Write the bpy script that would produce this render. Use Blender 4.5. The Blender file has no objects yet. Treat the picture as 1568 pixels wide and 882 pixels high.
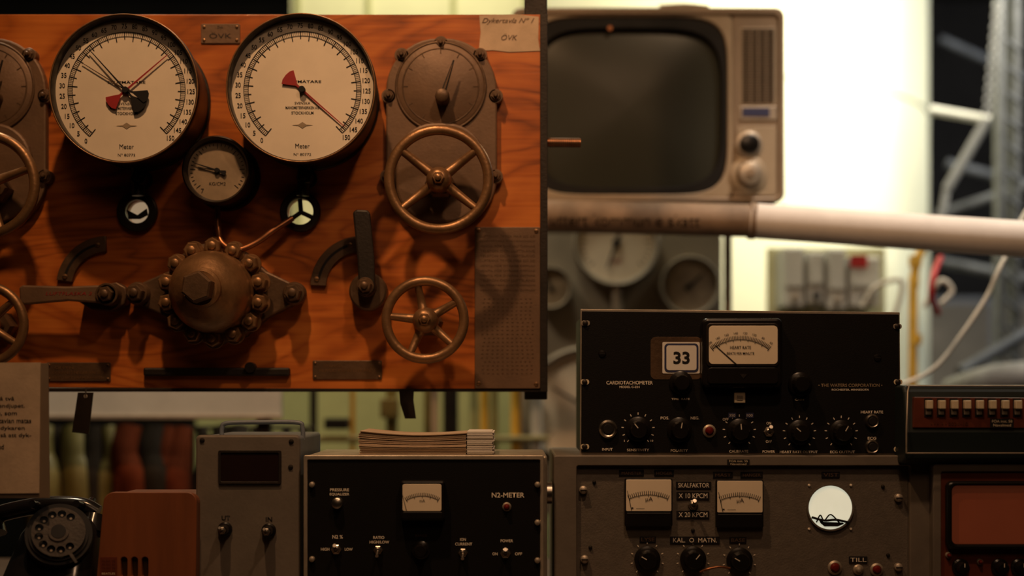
import bpy,bmesh,math,random
from mathutils import Vector,Matrix
random.seed(4)
D0=2.177778; CZ=1.5; HZ=600   # HZ: image row of the horizon (camera is level, lens shifted up)
CEIL=3.7
def k(D): return D/D0*0.001
def X(px,D): return (px-784)*k(D)
def Z(py,D): return CZ+(HZ-py)*k(D)
# ---------------------------------------------------------------- materials
def mat(name,col,rough=.5,metal=0,var=.25,scale=18,bump=0.0,bscale=250,stretch=(1,1,1),col2=None,emis=0,spec=.5,coat=0):
    m=bpy.data.materials.new(name); m.use_nodes=True; nt=m.node_tree; n=nt.nodes; l=nt.links
    b=n['Principled BSDF']
    tc=n.new('ShaderNodeTexCoord'); mp=n.new('ShaderNodeMapping'); mp.inputs['Scale'].default_value=stretch
    l.new(tc.outputs['Object'],mp.inputs['Vector'])
    no=n.new('ShaderNodeTexNoise'); no.inputs['Scale'].default_value=scale; no.inputs['Detail'].default_value=6
    no.inputs['Roughness'].default_value=.65
    l.new(mp.outputs[0],no.inputs['Vector'])
    cr=n.new('ShaderNodeValToRGB'); l.new(no.outputs['Fac'],cr.inputs['Fac'])
    c2=col2 if col2 else tuple(c*(1-var) for c in col[:3])+(1,)
    cr.color_ramp.elements[0].position=.36; cr.color_ramp.elements[1].position=.64
    cr.color_ramp.elements[0].color=c2; cr.color_ramp.elements[1].color=col
    l.new(cr.outputs[0],b.inputs['Base Color'])
    mr=n.new('ShaderNodeMapRange'); mr.inputs['To Min'].default_value=min(1,rough*1.2); mr.inputs['To Max'].default_value=rough*.85
    l.new(no.outputs['Fac'],mr.inputs['Value']); l.new(mr.outputs[0],b.inputs['Roughness'])
    b.inputs['Metallic'].default_value=metal; b.inputs['Specular IOR Level'].default_value=spec
    b.inputs['Coat Weight'].default_value=coat
    if bump>0:
        n2=n.new('ShaderNodeTexNoise'); n2.inputs['Scale'].default_value=bscale; n2.inputs['Detail'].default_value=3
        l.new(mp.outputs[0],n2.inputs['Vector'])
        bp=n.new('ShaderNodeBump'); bp.inputs['Strength'].default_value=bump; bp.inputs['Distance'].default_value=.002
        l.new(n2.outputs['Fac'],bp.inputs['Height']); l.new(bp.outputs[0],b.inputs['Normal'])
    if emis>0:
        l.new(cr.outputs[0],b.inputs['Emission Color']); b.inputs['Emission Strength'].default_value=emis
    return m
def plywood():
    m=bpy.data.materials.new('varnished_plywood'); m.use_nodes=True; nt=m.node_tree; n=nt.nodes; l=nt.links
    b=n['Principled BSDF']; tc=n.new('ShaderNodeTexCoord')
    mp=n.new('ShaderNodeMapping'); mp.inputs['Scale'].default_value=(1.5,1,5.0); mp.inputs['Rotation'].default_value=(0,.06,0)
    l.new(tc.outputs['Object'],mp.inputs['Vector'])
    no=n.new('ShaderNodeTexNoise'); no.inputs['Scale'].default_value=1.3; no.inputs['Detail'].default_value=3; no.inputs['Distortion'].default_value=.8
    l.new(mp.outputs[0],no.inputs['Vector'])
    mu=n.new('ShaderNodeMath'); mu.operation='MULTIPLY'; mu.inputs[1].default_value=75; l.new(no.outputs['Fac'],mu.inputs[0])
    si=n.new('ShaderNodeMath'); si.operation='SINE'; l.new(mu.outputs[0],si.inputs[0])
    pw=n.new('ShaderNodeMapRange'); pw.inputs['From Min'].default_value=-1; l.new(si.outputs[0],pw.inputs['Value'])
    mr=n.new('ShaderNodeMath'); mr.operation='POWER'; mr.inputs[1].default_value=.5; l.new(pw.outputs[0],mr.inputs[0])
    mp2=n.new('ShaderNodeMapping'); mp2.inputs['Scale'].default_value=(5,1,130); l.new(tc.outputs['Object'],mp2.inputs['Vector'])
    n2=n.new('ShaderNodeTexNoise'); n2.inputs['Scale'].default_value=1.6; n2.inputs['Detail'].default_value=5; l.new(mp2.outputs[0],n2.inputs['Vector'])
    n3=n.new('ShaderNodeTexNoise'); n3.inputs['Scale'].default_value=5; n3.inputs['Detail'].default_value=6; l.new(tc.outputs['Object'],n3.inputs['Vector'])
    a=n.new('ShaderNodeMath'); a.operation='MULTIPLY_ADD'; a.inputs[1].default_value=.24; l.new(mr.outputs[0],a.inputs[0])
    a2=n.new('ShaderNodeMath'); a2.operation='MULTIPLY_ADD'; a2.inputs[1].default_value=.35; a2.inputs[2].default_value=-.18; l.new(n2.outputs['Fac'],a2.inputs[0])
    l.new(a2.outputs[0],a.inputs[2])
    a3=n.new('ShaderNodeMath'); a3.operation='MULTIPLY_ADD'; a3.inputs[1].default_value=1.0; l.new(n3.outputs['Fac'],a3.inputs[0]); l.new(a.outputs[0],a3.inputs[2])
    cr=n.new('ShaderNodeValToRGB'); e=cr.color_ramp.elements
    e[0].position=.30; e[0].color=(.16,.038,.008,1); e[1].position=.95; e[1].color=(.66,.205,.036,1)
    x=e.new(.62); x.color=(.44,.112,.018,1)
    l.new(a3.outputs[0],cr.inputs['Fac']); l.new(cr.outputs[0],b.inputs['Base Color'])
    b.inputs['Roughness'].default_value=.36; b.inputs['Coat Weight'].default_value=.12
    bp=n.new('ShaderNodeBump'); bp.inputs['Strength'].default_value=.12; bp.inputs['Distance'].default_value=.001
    l.new(n2.outputs['Fac'],bp.inputs['Height']); l.new(bp.outputs[0],b.inputs['Normal'])
    return m
M={}
M['ply']=plywood()
M['bronze']=mat('aged_bronze',(.34,.18,.08,1),.38,.6,.4,25,.2,180)
M['bronzeD']=mat('bronze_dark',(.15,.085,.045,1),.45,.45,.4,20,.25,160)
M['bronzeP']=mat('bronze_plate',(.19,.108,.06,1),.5,.25,.3,14,.15,220)
M['steelD']=mat('blackened_steel',(.035,.026,.02,1),.5,.5,.4,20,.2)
M['rim']=mat('gauge_case_black',(.03,.021,.015,1),.35,.3,.4,20,.1)
M['copper']=mat('copper_pipe',(.42,.17,.075,1),.35,.85,.4,30)
M['dial']=mat('dial_enamel',(.80,.68,.53,1),.45,0,.12,9)
M['dialO']=mat('dial_aged',(.34,.25,.16,1),.4,0,.35,18)
M['ink']=mat('black_ink',(.012,.01,.01,1),.65,spec=.25)
M['red']=mat('red_paint',(.35,.02,.02,1),.45)
M['paper']=mat('paper_aged',(.60,.44,.30,1),.8,0,.2,30,.1)
M['paperW']=mat('paper_white',(.80,.75,.68,1),.8,0,.05,30)
M['black']=mat('black_panel_paint',(.006,.005,.0045,1),.5,0,.4,25,.12,600,spec=.25)
M['bake']=mat('black_bakelite',(.010,.008,.007,1),.28,0,.3,30,spec=.4)
M['phone']=mat('phone_bakelite',(.010,.009,.009,1),.2,0,.3,30,spec=.45)
M['white']=mat('white_lettering',(.88,.77,.62,1),.6,0,.06)
M['cream']=mat('cream_meter_face',(.88,.74,.55,1),.5,0,.08,12)
M['chrome']=mat('chromed_metal',(.58,.52,.45,1),.3,1,.2,30)
M['grey']=mat('grey_hammered_paint',(.15,.123,.097,1),.5,.1,.2,70,.25,400)
M['greyF']=mat('grey_frame_paint',(.18,.147,.115,1),.5,.1,.25,10,.1)
M['greyB']=mat('bluegrey_paint',(.17,.20,.24,1),.5,.1,.2,10,.1)
M['alu']=mat('aluminium_edge',(.50,.42,.33,1),.45,.6,.25,40)
M['ivory']=mat('ivory_plastic',(.75,.62,.42,1),.4,0,.1)
M['redL']=mat('red_lamp_lens',(.14,.010,.006,1),.25,0,.2,spec=.3)
M['tvB']=mat('tv_beige_plastic',(.33,.24,.16,1),.4,.15,.22,6)
M['tvC']=mat('tv_cream_bezel',(.44,.34,.23,1),.45,.1,.18,8)
M['tvS']=mat('tv_screen_glass',(.048,.049,.037,1),.32,0,.15,3,spec=.25)
M['tank']=mat('cream_tank_paint',(.84,.82,.61,1),.5,0,.10,2)
M['pipe']=mat('white_lagged_pipe',(.84,.78,.73,1),.6,0,.12,8,.1,60)
M['pipeB']=mat('brown_pipe_wrap',(.33,.23,.155,1),.6,0,.45,12)
M['wallg']=mat('olive_wall_paint',(.36,.36,.15,1),.7,0,.2,3)
M['wallc']=mat('cream_wall_paint',(.68,.66,.40,1),.7,0,.12,3)
M['wallD']=mat('dark_wall_plaster',(.035,.030,.027,1),.8,0,.4,2)
M['floor']=mat('concrete_floor',(.10,.085,.07,1),.7,0,.4,3,.2,60)
M['ceil']=mat('ceiling_paint',(.07,.06,.05,1),.8,0,.3,2)
M['yellow']=mat('yellow_pipe_paint',(.72,.42,.05,1),.45,0,.2)
M['olive']=mat('olive_pipe_paint',(.25,.20,.06,1),.5,0,.3)
M['steel']=mat('galvanised_steel',(.10,.105,.12,1),.6,.2,.4,20)
M['steelL']=mat('pale_painted_steel',(.24,.24,.25,1),.6,.1,.3,12)
M['panelG']=mat('instrument_back_panel',(.25,.205,.15,1),.6,.1,.3,5)
M['boxW']=mat('pale_grey_enamel',(.62,.62,.58,1),.5,0,.15,8)
M['wood']=mat('teak_veneer',(.28,.085,.030,1),.45,0,.5,6,.1,200,(1,1,.12),coat=.1)
M['table']=mat('table_wood',(.08,.045,.025,1),.5,0,.4,5,0,200,(.2,1,1))
M['cloth']=mat('dark_wool_cloth',(.05,.038,.03,1),.95,0,.5,9,spec=.05)
M['screenR']=mat('red_orange_screen',(.22,.048,.018,1),.3,0,.15,4,emis=.16)
M['screenD']=mat('dark_unlit_display',(.016,.007,.006,1),.35,0,.2,spec=.3)
M['redbrown']=mat('red_brown_panel',(.15,.036,.018,1),.35,0,.3,20)
M['teal']=mat('dark_green_black_case',(.012,.019,.018,1),.45,0,.3,15)
M['rust']=mat('rusty_red_cloth',(.22,.05,.022,1),.95,0,.5,9,spec=.05)
M['redC']=mat('red_hose',(.5,.02,.02,1),.5)
M['cableW']=mat('white_cable_pvc',(.75,.70,.6,1),.5)
M['blue']=mat('navy_print',(.03,.035,.10,1),.5)
M['glow']=mat('glowing_window_disc',(.90,.88,.66,1),.6,0,.12,9,emis=.6,spec=.2)  # emission stands in for the brightness seen through the round window
M['acryl']=mat('acrylic_edge',(.22,.16,.11,1),.3,0,.1)
# ---------------------------------------------------------------- builder
COL=bpy.context.scene.collection
def cat(pts,n=8):
    P=[Vector(p) for p in pts]; out=[]
    for i in range(len(P)-1):
        p0=P[i-1] if i else P[0]*2-P[1]; p1=P[i]; p2=P[i+1]; p3=P[i+2] if i+2<len(P) else P[-1]*2-P[-2]
        for j in range(n):
            t=j/n
            out.append(.5*((2*p1)+(p2-p0)*t+(2*p0-5*p1+4*p2-p3)*t*t+(3*p1-p0-3*p2+p3)*t**3))
    out.append(P[-1]); return out
RX=Matrix.Rotation(math.pi/2,4,'X')
class Obj:
    def __init__(o,name,px,py,D,z=None):
        o.D=D; o.r=bpy.data.objects.new(name,None); o.r.empty_display_size=.05
        o.r.location=(X(px,D),D,Z(py,D) if z is None else z); COL.objects.link(o.r)
        o.inv=Matrix.Translation(-o.r.location)
    def at(o,D): o.D=D; return o
    def link(o,part,me,m,smooth=False,bev=0,M4=None,seg=2):
        if M4: me.transform(M4)
        ob=bpy.data.objects.new(part,me); COL.objects.link(ob)
        ob.parent=o.r; ob.matrix_parent_inverse=o.inv
        me.materials.clear(); me.materials.append(M[m])
        if smooth:
            for p in me.polygons: p.use_smooth=True
        if bev>0:
            b=ob.modifiers.new('b','BEVEL'); b.width=bev; b.segments=seg; b.limit_method='ANGLE'; b.angle_limit=math.radians(40)
        return ob
    def mesh(o,part,v,f,m,**kw):
        me=bpy.data.meshes.new(part); me.from_pydata([tuple(a) for a in v],[],f)
        bm=bmesh.new(); bm.from_mesh(me); bmesh.ops.recalc_face_normals(bm,faces=bm.faces); bm.to_mesh(me); bm.free()
        return o.link(part,me,m,**kw)
    def mbox(o,part,x0,x1,y0,y1,z0,z1,m,bev=.001,**kw):
        v=[(x,y,z) for x in(x0,x1) for y in(y0,y1) for z in(z0,z1)]
        f=[(0,1,3,2),(4,6,7,5),(0,4,5,1),(2,3,7,6),(0,2,6,4),(1,5,7,3)]
        return o.mesh(part,v,f,m,bev=bev,**kw)
    def box(o,part,a,b,c,d,m,dy=0,dep=.01,bev=.001):
        D=o.D; return o.mbox(part,X(a,D),X(c,D),D+dy,D+dy+dep,Z(d,D),Z(b,D),m,bev)
    def prism(o,part,pts,m,dy=0,dep=.01,bev=.0008):
        D=o.D; P=[(X(p[0],D),Z(p[1],D)) for p in pts]; n=len(P)
        v=[(x,D+dy,z) for x,z in P]+[(x,D+dy+dep,z) for x,z in P]
        f=[tuple(range(n)),tuple(range(2*n-1,n-1,-1))]+[(i,(i+1)%n,n+(i+1)%n,n+i) for i in range(n)]
        return o.mesh(part,v,f,m,bev=bev)
    def plate(o,part,outer,holes,m,dy=0,dep=.01,bev=.0008):
        D=o.D; cu=bpy.data.curves.new('c','CURVE'); cu.dimensions='2D'; cu.fill_mode='BOTH'
        for L in [outer]+holes:
            sp=cu.splines.new('POLY'); sp.points.add(len(L)-1)
            for i,p in enumerate(L): sp.points[i].co=(X(p[0],D),Z(p[1],D),0,1)
            sp.use_cyclic_u=True
        cu.extrude=max(dep/2-bev,1e-5); cu.bevel_depth=bev; cu.offset=-bev; cu.bevel_resolution=1
        ob=bpy.data.objects.new('c',cu); COL.objects.link(ob)
        bpy.context.view_layer.update()
        me=bpy.data.meshes.new_from_object(ob); bpy.data.objects.remove(ob)
        return o.link(part,me,m,M4=Matrix.Translation((0,D+dy+dep/2,0))@RX)
    def lathe(o,part,px,py,prof,m,seg=48,smooth=True,ang=0,bev=0):
        D=o.D; cx,cz=X(px,D),Z(py,D); kk=k(D); v=[];f=[]
        for r,y in prof:
            for i in range(seg):
                a=2*math.pi*i/seg+ang; v.append((cx+r*kk*math.cos(a),D+y,cz+r*kk*math.sin(a)))
        for j in range(len(prof)-1):
            for i in range(seg):
                i2=(i+1)%seg; f.append((j*seg+i,j*seg+i2,(j+1)*seg+i2,(j+1)*seg+i))
        if prof[0][0]>0.01: f.append(tuple(range(seg)))
        if prof[-1][0]>0.01: f.append(tuple((len(prof)-1)*seg+i for i in range(seg)))
        ob=o.mesh(part,v,f,m,bev=bev)
        if smooth:
            for p in ob.data.polygons: p.use_smooth=len(p.vertices)==4
            try: ob.data.set_sharp_from_angle(angle=math.radians(38))
            except Exception: pass
        return ob
    def cyl(o,part,px,py,r,m,dy=0,dep=.01,seg=32,bev=.0006,ang=0):
        return o.lathe(part,px,py,[(max(.1,r-bev/k(o.D)),dy),(r,dy+bev),(r,dy+dep)],m,seg,smooth=seg>8,ang=ang)
    def torus(o,part,px,py,R,r,m,dy=0,flat=1,seg=64,ms=14):
        pr=[(R+r*math.cos(2*math.pi*i/ms),dy+flat*r*k(o.D)*math.sin(2*math.pi*i/ms)) for i in range(ms+1)]
        D=o.D; cx,cz=X(px,D),Z(py,D); kk=k(D); v=[];f=[]
        for r_,y in pr[:-1]:
            for i in range(seg):
                a=2*math.pi*i/seg; v.append((cx+r_*kk*math.cos(a),D+y,cz+r_*kk*math.sin(a)))
        for j in range(ms):
            for i in range(seg):
                i2=(i+1)%seg;j2=(j+1)%ms; f.append((j*seg+i,j*seg+i2,j2*seg+i2,j2*seg+i))
        return o.mesh(part,v,f,m,smooth=True)
    def mtube(o,part,pts,r,m,res=4,radii=None,smoothpath=True):
        P=cat(pts) if smoothpath and len(pts)>2 else [Vector(p) for p in pts]
        cu=bpy.data.curves.new('c','CURVE'); cu.dimensions='3D'; cu.bevel_depth=r; cu.bevel_resolution=res; cu.use_fill_caps=True
        sp=cu.splines.new('POLY'); sp.points.add(len(P)-1)
        for i,p in enumerate(P):
            sp.points[i].co=(*p,1)
            if radii: sp.points[i].radius=radii[0]+(radii[1]-radii[0])*i/(len(P)-1)
        ob=bpy.data.objects.new('c',cu); COL.objects.link(ob); bpy.context.view_layer.update()
        me=bpy.data.meshes.new_from_object(ob); bpy.data.objects.remove(ob)
        return o.link(part,me,m,smooth=True)
    def tube(o,part,pts,r,m,**kw):
        P=[(X(p[0],p[2] if len(p)>2 else o.D),p[2] if len(p)>2 else o.D,Z(p[1],p[2] if len(p)>2 else o.D)) for p in pts]
        return o.mtube(part,P,r*k(o.D),m,**kw)
    def text(o,st,px,py,h,m='white',w=None,dy=-.0006,rot=0,fn=None,bold=0,sh=0):
        cu=bpy.data.curves.new('t','FONT'); cu.body=st; cu.size=1; cu.align_x='CENTER'; cu.offset=bold; cu.resolution_u=3; cu.shear=sh
        ob=bpy.data.objects.new('t',cu); COL.objects.link(ob); bpy.context.view_layer.update()
        me=bpy.data.meshes.new_from_object(ob); bpy.data.objects.remove(ob)
        if not me.vertices: return
        xs=[v.co.x for v in me.vertices]; ys=[v.co.y for v in me.vertices]
        cx=(min(xs)+max(xs))/2; cy=(min(ys)+max(ys))/2; kk=k(o.D)
        sy=h*kk/max(.01,(max(ys)-min(ys))); sx=w*kk/(max(xs)-min(xs)) if w else sy
        Mx=Matrix.Translation((X(px,o.D),o.D+dy,Z(py,o.D)))@RX@Matrix.Rotation(math.radians(rot),4,'Z')@Matrix.Diagonal((sx,sy,1,1))@Matrix.Translation((-cx,-cy,0))
        ob=o.link('lettering',me,m,M4=Mx)
        if fn:
            for v in me.vertices: v.co=fn(v.co)
        return ob
    def hexnut(o,px,py,r,dy=0,dep=.012,m='bronze',ang=.2,part='nut'):
        o.lathe(part,px,py,[(r*.86,dy),(r,dy+.0018),(r,dy+dep)],m,6,smooth=False,ang=ang)
        o.lathe(part+'_stud',px,py,[(r*.3,dy-.006),(r*.48,dy-.0045),(r*.48,dy+dep)],m,16)
        o.cyl(part+'_washer',px,py,r*1.2,m,dy+dep-.002,.003)
    def screw(o,px,py,r=4,m='chrome',dy=0):
        o.lathe('screw',px,py,[(r*.4,dy-.002),(r*.85,dy-.0015),(r,dy),(r,dy+.002)],m,16)
        o.box('slot',px-r*.75,py-r*.12,px+r*.75,py+r*.12,'ink',dy-.0023,.0008,0)
def rr(a,b,c,d,r,n=6):
    out=[]
    for cx,cy,s0 in((c-r,b+r,0),(a+r,b+r,90),(a+r,d-r,180),(c-r,d-r,270)):
        for i in range(n+1):
            t=math.radians(s0+90*i/n); out.append((cx+r*math.cos(t),cy-r*math.sin(t)))
    return out
def se(cx,cy,a,b,p=5,n=72):
    out=[]
    for i in range(n):
        t=2*math.pi*i/n; c,s_=math.cos(t),math.sin(t)
        out.append((cx+a*math.copysign(abs(c)**(2/p),c),cy-b*math.copysign(abs(s_)**(2/p),s_)))
    return out
def circ(cx,cy,r,n=36): return [(cx+r*math.cos(2*math.pi*i/n),cy-r*math.sin(2*math.pi*i/n)) for i in range(n)]
def radial(o,part,cx,cy,items,m,dy):
    D=o.D; v=[];f=[]
    for a,r0,r1,w in items:
        t=math.radians(a); ux,uy=math.sin(t),-math.cos(t); nx,ny=uy,-ux
        n0=len(v)
        for r,sg in((r0,-1),(r0,1),(r1,1),(r1,-1)):
            v.append((X(cx+ux*r+nx*w/2*sg,D),D+dy,Z(cy+uy*r+ny*w/2*sg,D)))
        f.append((n0,n0+1,n0+2,n0+3))
    return o.mesh(part,v,f,m)
def hand(o,part,cx,cy,a,L,w0,w1,m,dy,tail=0,tw=0):
    t=math.radians(a); ux,uy=math.sin(t),-math.cos(t); nx,ny=uy,-ux
    pr=[(-0,w0/2),(L,w1/2),(L,-w1/2),(0,-w0/2)]
    if tail: pr=[(0,w0/2),(L,w1/2),(L,-w1/2),(0,-w0/2),(-tail*.35,-w0*.6),(-tail*.9,-tw/2),(-tail,-tw*.3),(-tail*1.03,0),(-tail,tw*.3),(-tail*.9,tw/2),(-tail*.35,w0*.6)]
    o.prism(part,[(cx+ux*u+nx*q,cy+uy*u+ny*q) for u,q in pr],m,dy,.0008,0)
def handwheel(name,px,py,R,D,spokes,back,tr=8,m='bronze'):
    o=Obj(name,px,py,D)
    o.torus('rim',px,py,R-tr,tr,m,0,.95)
    for i,a in enumerate(spokes):
        t=math.radians(a); c,s_=math.cos(t),math.sin(t)
        o.tube('spoke_%d'%(i+1),[(px+c*10,py-s_*10,D+.006),(px+c*(R-tr)*.5,py-s_*(R-tr)*.5,D+.008),(px+c*(R-tr),py-s_*(R-tr),D)],tr*.85,m,radii=(1.25,.85))
    o.lathe('hub',px,py,[(9,-.016),(15,-.012),(19,-.004),(20,.01),(15,.02),(13,.03)],m,32)
    o.lathe('stem_nut',px,py,[(8,-.024),(9.5,-.022),(9.5,-.012)],m,6,smooth=False)
    o.lathe('stem_end',px,py,[(2,-.031),(5,-.029),(5,-.02)],m,16)
    o.lathe('stem',px,py,[(11,.02),(11,back-D)],'bronzeD',24)
    o.lathe('stem_gland',px,py,[(20,back-D-.03),(24,back-D-.022),(24,back-D)],'bronzeD',6,smooth=False)
    return o
BD=2.28
# ---------------------------------------------------------------- plywood board
o=Obj('plywood_diving_control_board',400,310,BD)
outer=[(-170,22),(833,22),(837,598),(-170,592)]
o.plate('plywood_sheet',outer,[circ(212,325,18),circ(461,325,21)],'ply',0,.022,.0012)
o.box('edge_angle',827,22,838.5,600,'steelD',-.003,.029,.001)
o.box('edge_angle_bottom',-170,594,838,600,'steelD',.0,.026,.001)
o.tube('threaded_rod',[(826,218,2.29),(889,219,2.29)],7,'copper',smoothpath=False)
for i in range(16): o.tube('thread',[(842+i*2.9,218.5,2.29),(843.2+i*2.9,218.5,2.29)],7.9,'bronzeD',smoothpath=False)
o.box('rail',222,563,445,576,'steelD',-.012,.012,.003)
o.cyl('rail_knob',386,563,8,'steelD',-.022,.02)
for (a,b,c,d,L) in((72,555,170,584,['OPPEN','DYKARE 2 NEDRE VALVET','MED LUFT FRÅN BANKEN']),(479,552,585,581,['STÄNGD','HUVUD KRAN DYKARE 1'])):
    o.prism('nameplate',rr(a,b,c,d,2),'bronzeD',-.0025,.0025)
    for i,t in enumerate(L): o.text(t,(a+c)/2-(0 if i else 22),b+8+i*7.5,4.5,'bronze',w=(c-a)*.8 if i else 28,dy=-.003)
    for q in((a+4,b+4),(c-4,b+4),(a+4,d-4),(c-4,d-4)): o.screw(*q,2,'bronze',-.0025)
o.prism('nameplate_top',rr(308,37,368,67,2),'bronzeP',-.0025,.0025); o.text('ÖVK',338,55,9,'steelD',w=34,dy=-.003); o.text('Dyk',338,43,5,'steelD',dy=-.003)
for q in((313,42),(363,42),(313,62),(363,62)): o.screw(*q,2.5,'bronze',-.0025)
o.prism('paper_label',[(734,24),(790,22),(825,26),(824,60),(827,78),(780,80),(755,77),(733,78),(736,50)],'paper',-.0012,.001,0)
o.text('Dykertavla Nº 1',778,33,10,'bronzeD',w=80,dy=-.0018,sh=.45); o.text('ÖVK',780,57,10,'bronzeD',w=25,dy=-.0018,sh=.3)
o.prism('engraved_plate',rr(727,348,827,595,2),'bronzeP',-.003,.003)
for q in((733,353),(821,354),(733,587),(821,588)): o.screw(*q,3.5,'bronze',-.003)
for i in range(12): o.text(random.choice(['VENTIL FÖR DYKARE ÖPPNAS','LUFTBANK TRYCK MAX 200 KG','DJUPMÄTARE AVSTÄNGNING','TELEFON OCH LUFTSLANG']),777,362+i*7.5,3.6,'bronzeD',w=84,dy=-.0034)
for i in range(20): o.text('- - - - - - - - - - -',777,458+i*6,1.2,'bronzeD',w=70+random.random()*12,dy=-.0034)
def arcplate(cx,cy,R,w,a0,a1):
    P=[];n=18
    for i in range(n+1):
        t=math.radians(a0+(a1-a0)*i/n); P.append((cx+(R+w/2)*math.cos(t),cy-(R+w/2)*math.sin(t)))
    for i in range(n,-1,-1):
        t=math.radians(a0+(a1-a0)*i/n); P.append((cx+(R-w/2)*math.cos(t),cy-(R-w/2)*math.sin(t)))
    H=[]
    for i in range(n+1):
        t=math.radians(a0+8+(a1-a0-16)*i/n); H.append((cx+(R+2)*math.cos(t),cy-(R+2)*math.sin(t)))
    for i in range(n,-1,-1):
        t=math.radians(a0+8+(a1-a0-16)*i/n); H.append((cx+(R-2)*math.cos(t),cy-(R-2)*math.sin(t)))
    o.plate('quadrant_plate',P,[],'bronzeD',-.008,.008)
    o.plate('quadrant_groove',H,[],'ink',-.0084,.0006,.0001)
arcplate(166,440,66,24,92,172); arcplate(554,440,66,24,95,178)
for q in((152,376),(102,424),(537,376),(486,428)): o.screw(*q,4,'bronze',-.0085)
for cx in(212,461):
    o.plate('port_ring',circ(cx,325,31),[circ(cx,325,18 if cx<300 else 20)],'rim',-.012,.012,.002)
for j in range(3):
    a=math.radians(95+120*j)
    o.tube('port_spider',[(461,325,BD-.004),(461+20*math.cos(a),325-20*math.sin(a),BD-.004)],3.5,'steelD',smoothpath=False)
o.prism('port_shutter',[(196,322),(212,330),(226,320),(228,330),(216,336),(198,336)],'steelD',-.006,.002,0)
o.tube('gauge_fitting_1',[(210,235,2.25),(212,300,2.25)],10,'rim',smoothpath=False)
o.tube('gauge_fitting_2',[(468,235,2.25),(464,300,2.25)],10,'rim',smoothpath=False)
for cx,cy in((211,272),(466,270)): o.at(2.24); o.hexnut(cx,cy,13,0,.03,'rim'); o.at(BD)
o.tube('copper_line',[(333,318,2.25),(334,350,2.24),(340,372,2.23),(362,383,2.23),(392,372,2.235),(420,352,2.24),(448,334,2.25)],4.5,'copper')
o=Obj('steel_hanger_post',820,0,2.32); o.at(2.31)
o.box('post',803,-1460,838,612,'steelD',.0,.03,.002)
o=Obj('steel_hanger_post',-130,0,2.32); o.at(2.31); o.box('post',-150,-1460,-110,612,'steelD',.0,.03,.002)
# ---------------------------------------------------------------- big depth gauges
def depth_gauge(name,px,py,R,D,hands):
    o=Obj(name,px,py,D)
    o.lathe('case',px,py,[(R*.952,.016),(R*.96,.0),(R*.968,-.003),(R*.99,-.003),(R,.002),(R,.018),(R*.97,.024),(R*.93,BD-D)],'rim',96)
    o.torus('bezel_highlight',px,py,R*.985,1.3,'bronze',-.003,1,96,8)
    o.lathe('dial_face',px,py,[(R*.955,.0145),(R*.955,.0165)],'dial',72)
    dy=.0139; T=[];a0,a1=-141,137
    s0=R/115
    for u in range(0,151):
        a=a0+(a1-a0)*u/150; r1=90*s0; r0=(76 if u%10==0 else 79 if u%5==0 else 84)*s0
        T.append((a,r0,r1,1.5 if u%5==0 else .7))
    radial(o,'scale_ticks',px,py,T,'ink',dy)
    radial(o,'scale_arcs',px,py,[(a0+(a1-a0)*(i+.5)/150,r,r+.9,2*math.pi*r/360*1.95) for i in range(150) for r in(83*s0,90*s0)],'ink',dy-.0001)
    for u in range(0,151,5):
        a=math.radians(a0+(a1-a0)*u/150); st=str(u); o.text(st,px+math.sin(a)*99.5*s0,py-math.cos(a)*99.5*s0,7.6,'ink',dy=dy,w=4.1*len(st)-(1 if '1' in st else 0),bold=.012)
    o.text('DJUPMÄTARE',px,py-13,6,'ink',w=58,dy=dy,bold=.01)
    o.text('SVENSKA',px,py+20,4,'ink',dy=dy,w=24); o.text('MANOMETERFABRIKEN A/B',px,py+27,4.4,'ink',dy=dy,w=52,bold=.01); o.text('STOCKHOLM',px,py+35,4.4,'ink',dy=dy,w=34,bold=.01)
    o.text('Meter',px,py+86*s0,7.2,'ink',dy=dy,w=22); o.text('Nº 80772',px,py+99*s0,4,'ink',dy=dy,w=27)
    o.prism('emblem',[(px-16,py+54),(px-6,py+53),(px,py+49),(px+6,py+53),(px+16,py+54),(px+6,py+55),(px,py+59),(px-6,py+55)],'dialO',dy,.0003,0)
    for i,(a,L,w0,w1,m,tail,tw) in enumerate(hands): hand(o,'pointer_%d'%(i+1),px,py,a,L,w0,w1,m,.011-.0013*i,tail,tw)
    o.cyl('pointer_hub',px,py,5,'ink',.005,.010)
    o.lathe('mounting_flange',px,py,[(R*.93,BD-D-.008),(R*.955,BD-D-.006),(R*.955,BD-D)],'rim',72)
    return o
depth_gauge('depth_gauge',190,136,115,2.17,[(-58,80,2,1,'bronzeD',0,0),(49.5,84,3,1.2,'red',34,24),(-42,84,3,1.2,'ink',38,26),(-72,2,3,3,'ink',36,20)])
depth_gauge('depth_gauge',461,135,115,2.17,[(131,86,3,1.2,'red',33,28)])
o=Obj('pressure_gauge',331,260,2.2)
o.lathe('case',331,260,[(45,.012),(47,0),(50,-.003),(53,.002),(53,.02),(50,.03),(48,BD-2.2)],'rim',64)
o.lathe('dial_face',331,260,[(47,.010),(47,.012)],'dialO',48)
radial(o,'scale_ticks',331,260,[(-130+i*260/30,34 if i%5==0 else 38,42,1) for i in range(31)],'ink',.0094)
hand(o,'pointer',331,260,-72,38,3,1,'ink',.006,14,8); hand(o,'pointer_2',331,260,-80,30,2,1,'ink',.007)
o.cyl('pointer_hub',331,260,4,'ink',.004,.008); o.text('KG/CM2',331,280,5,'ink',dy=.0094); o.text('7',308,291,7,'ink',dy=.0094)
o.lathe('flange',331,260,[(52,BD-2.2-.008),(54,BD-2.2-.004),(54,BD-2.2)],'rim',48)
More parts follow.
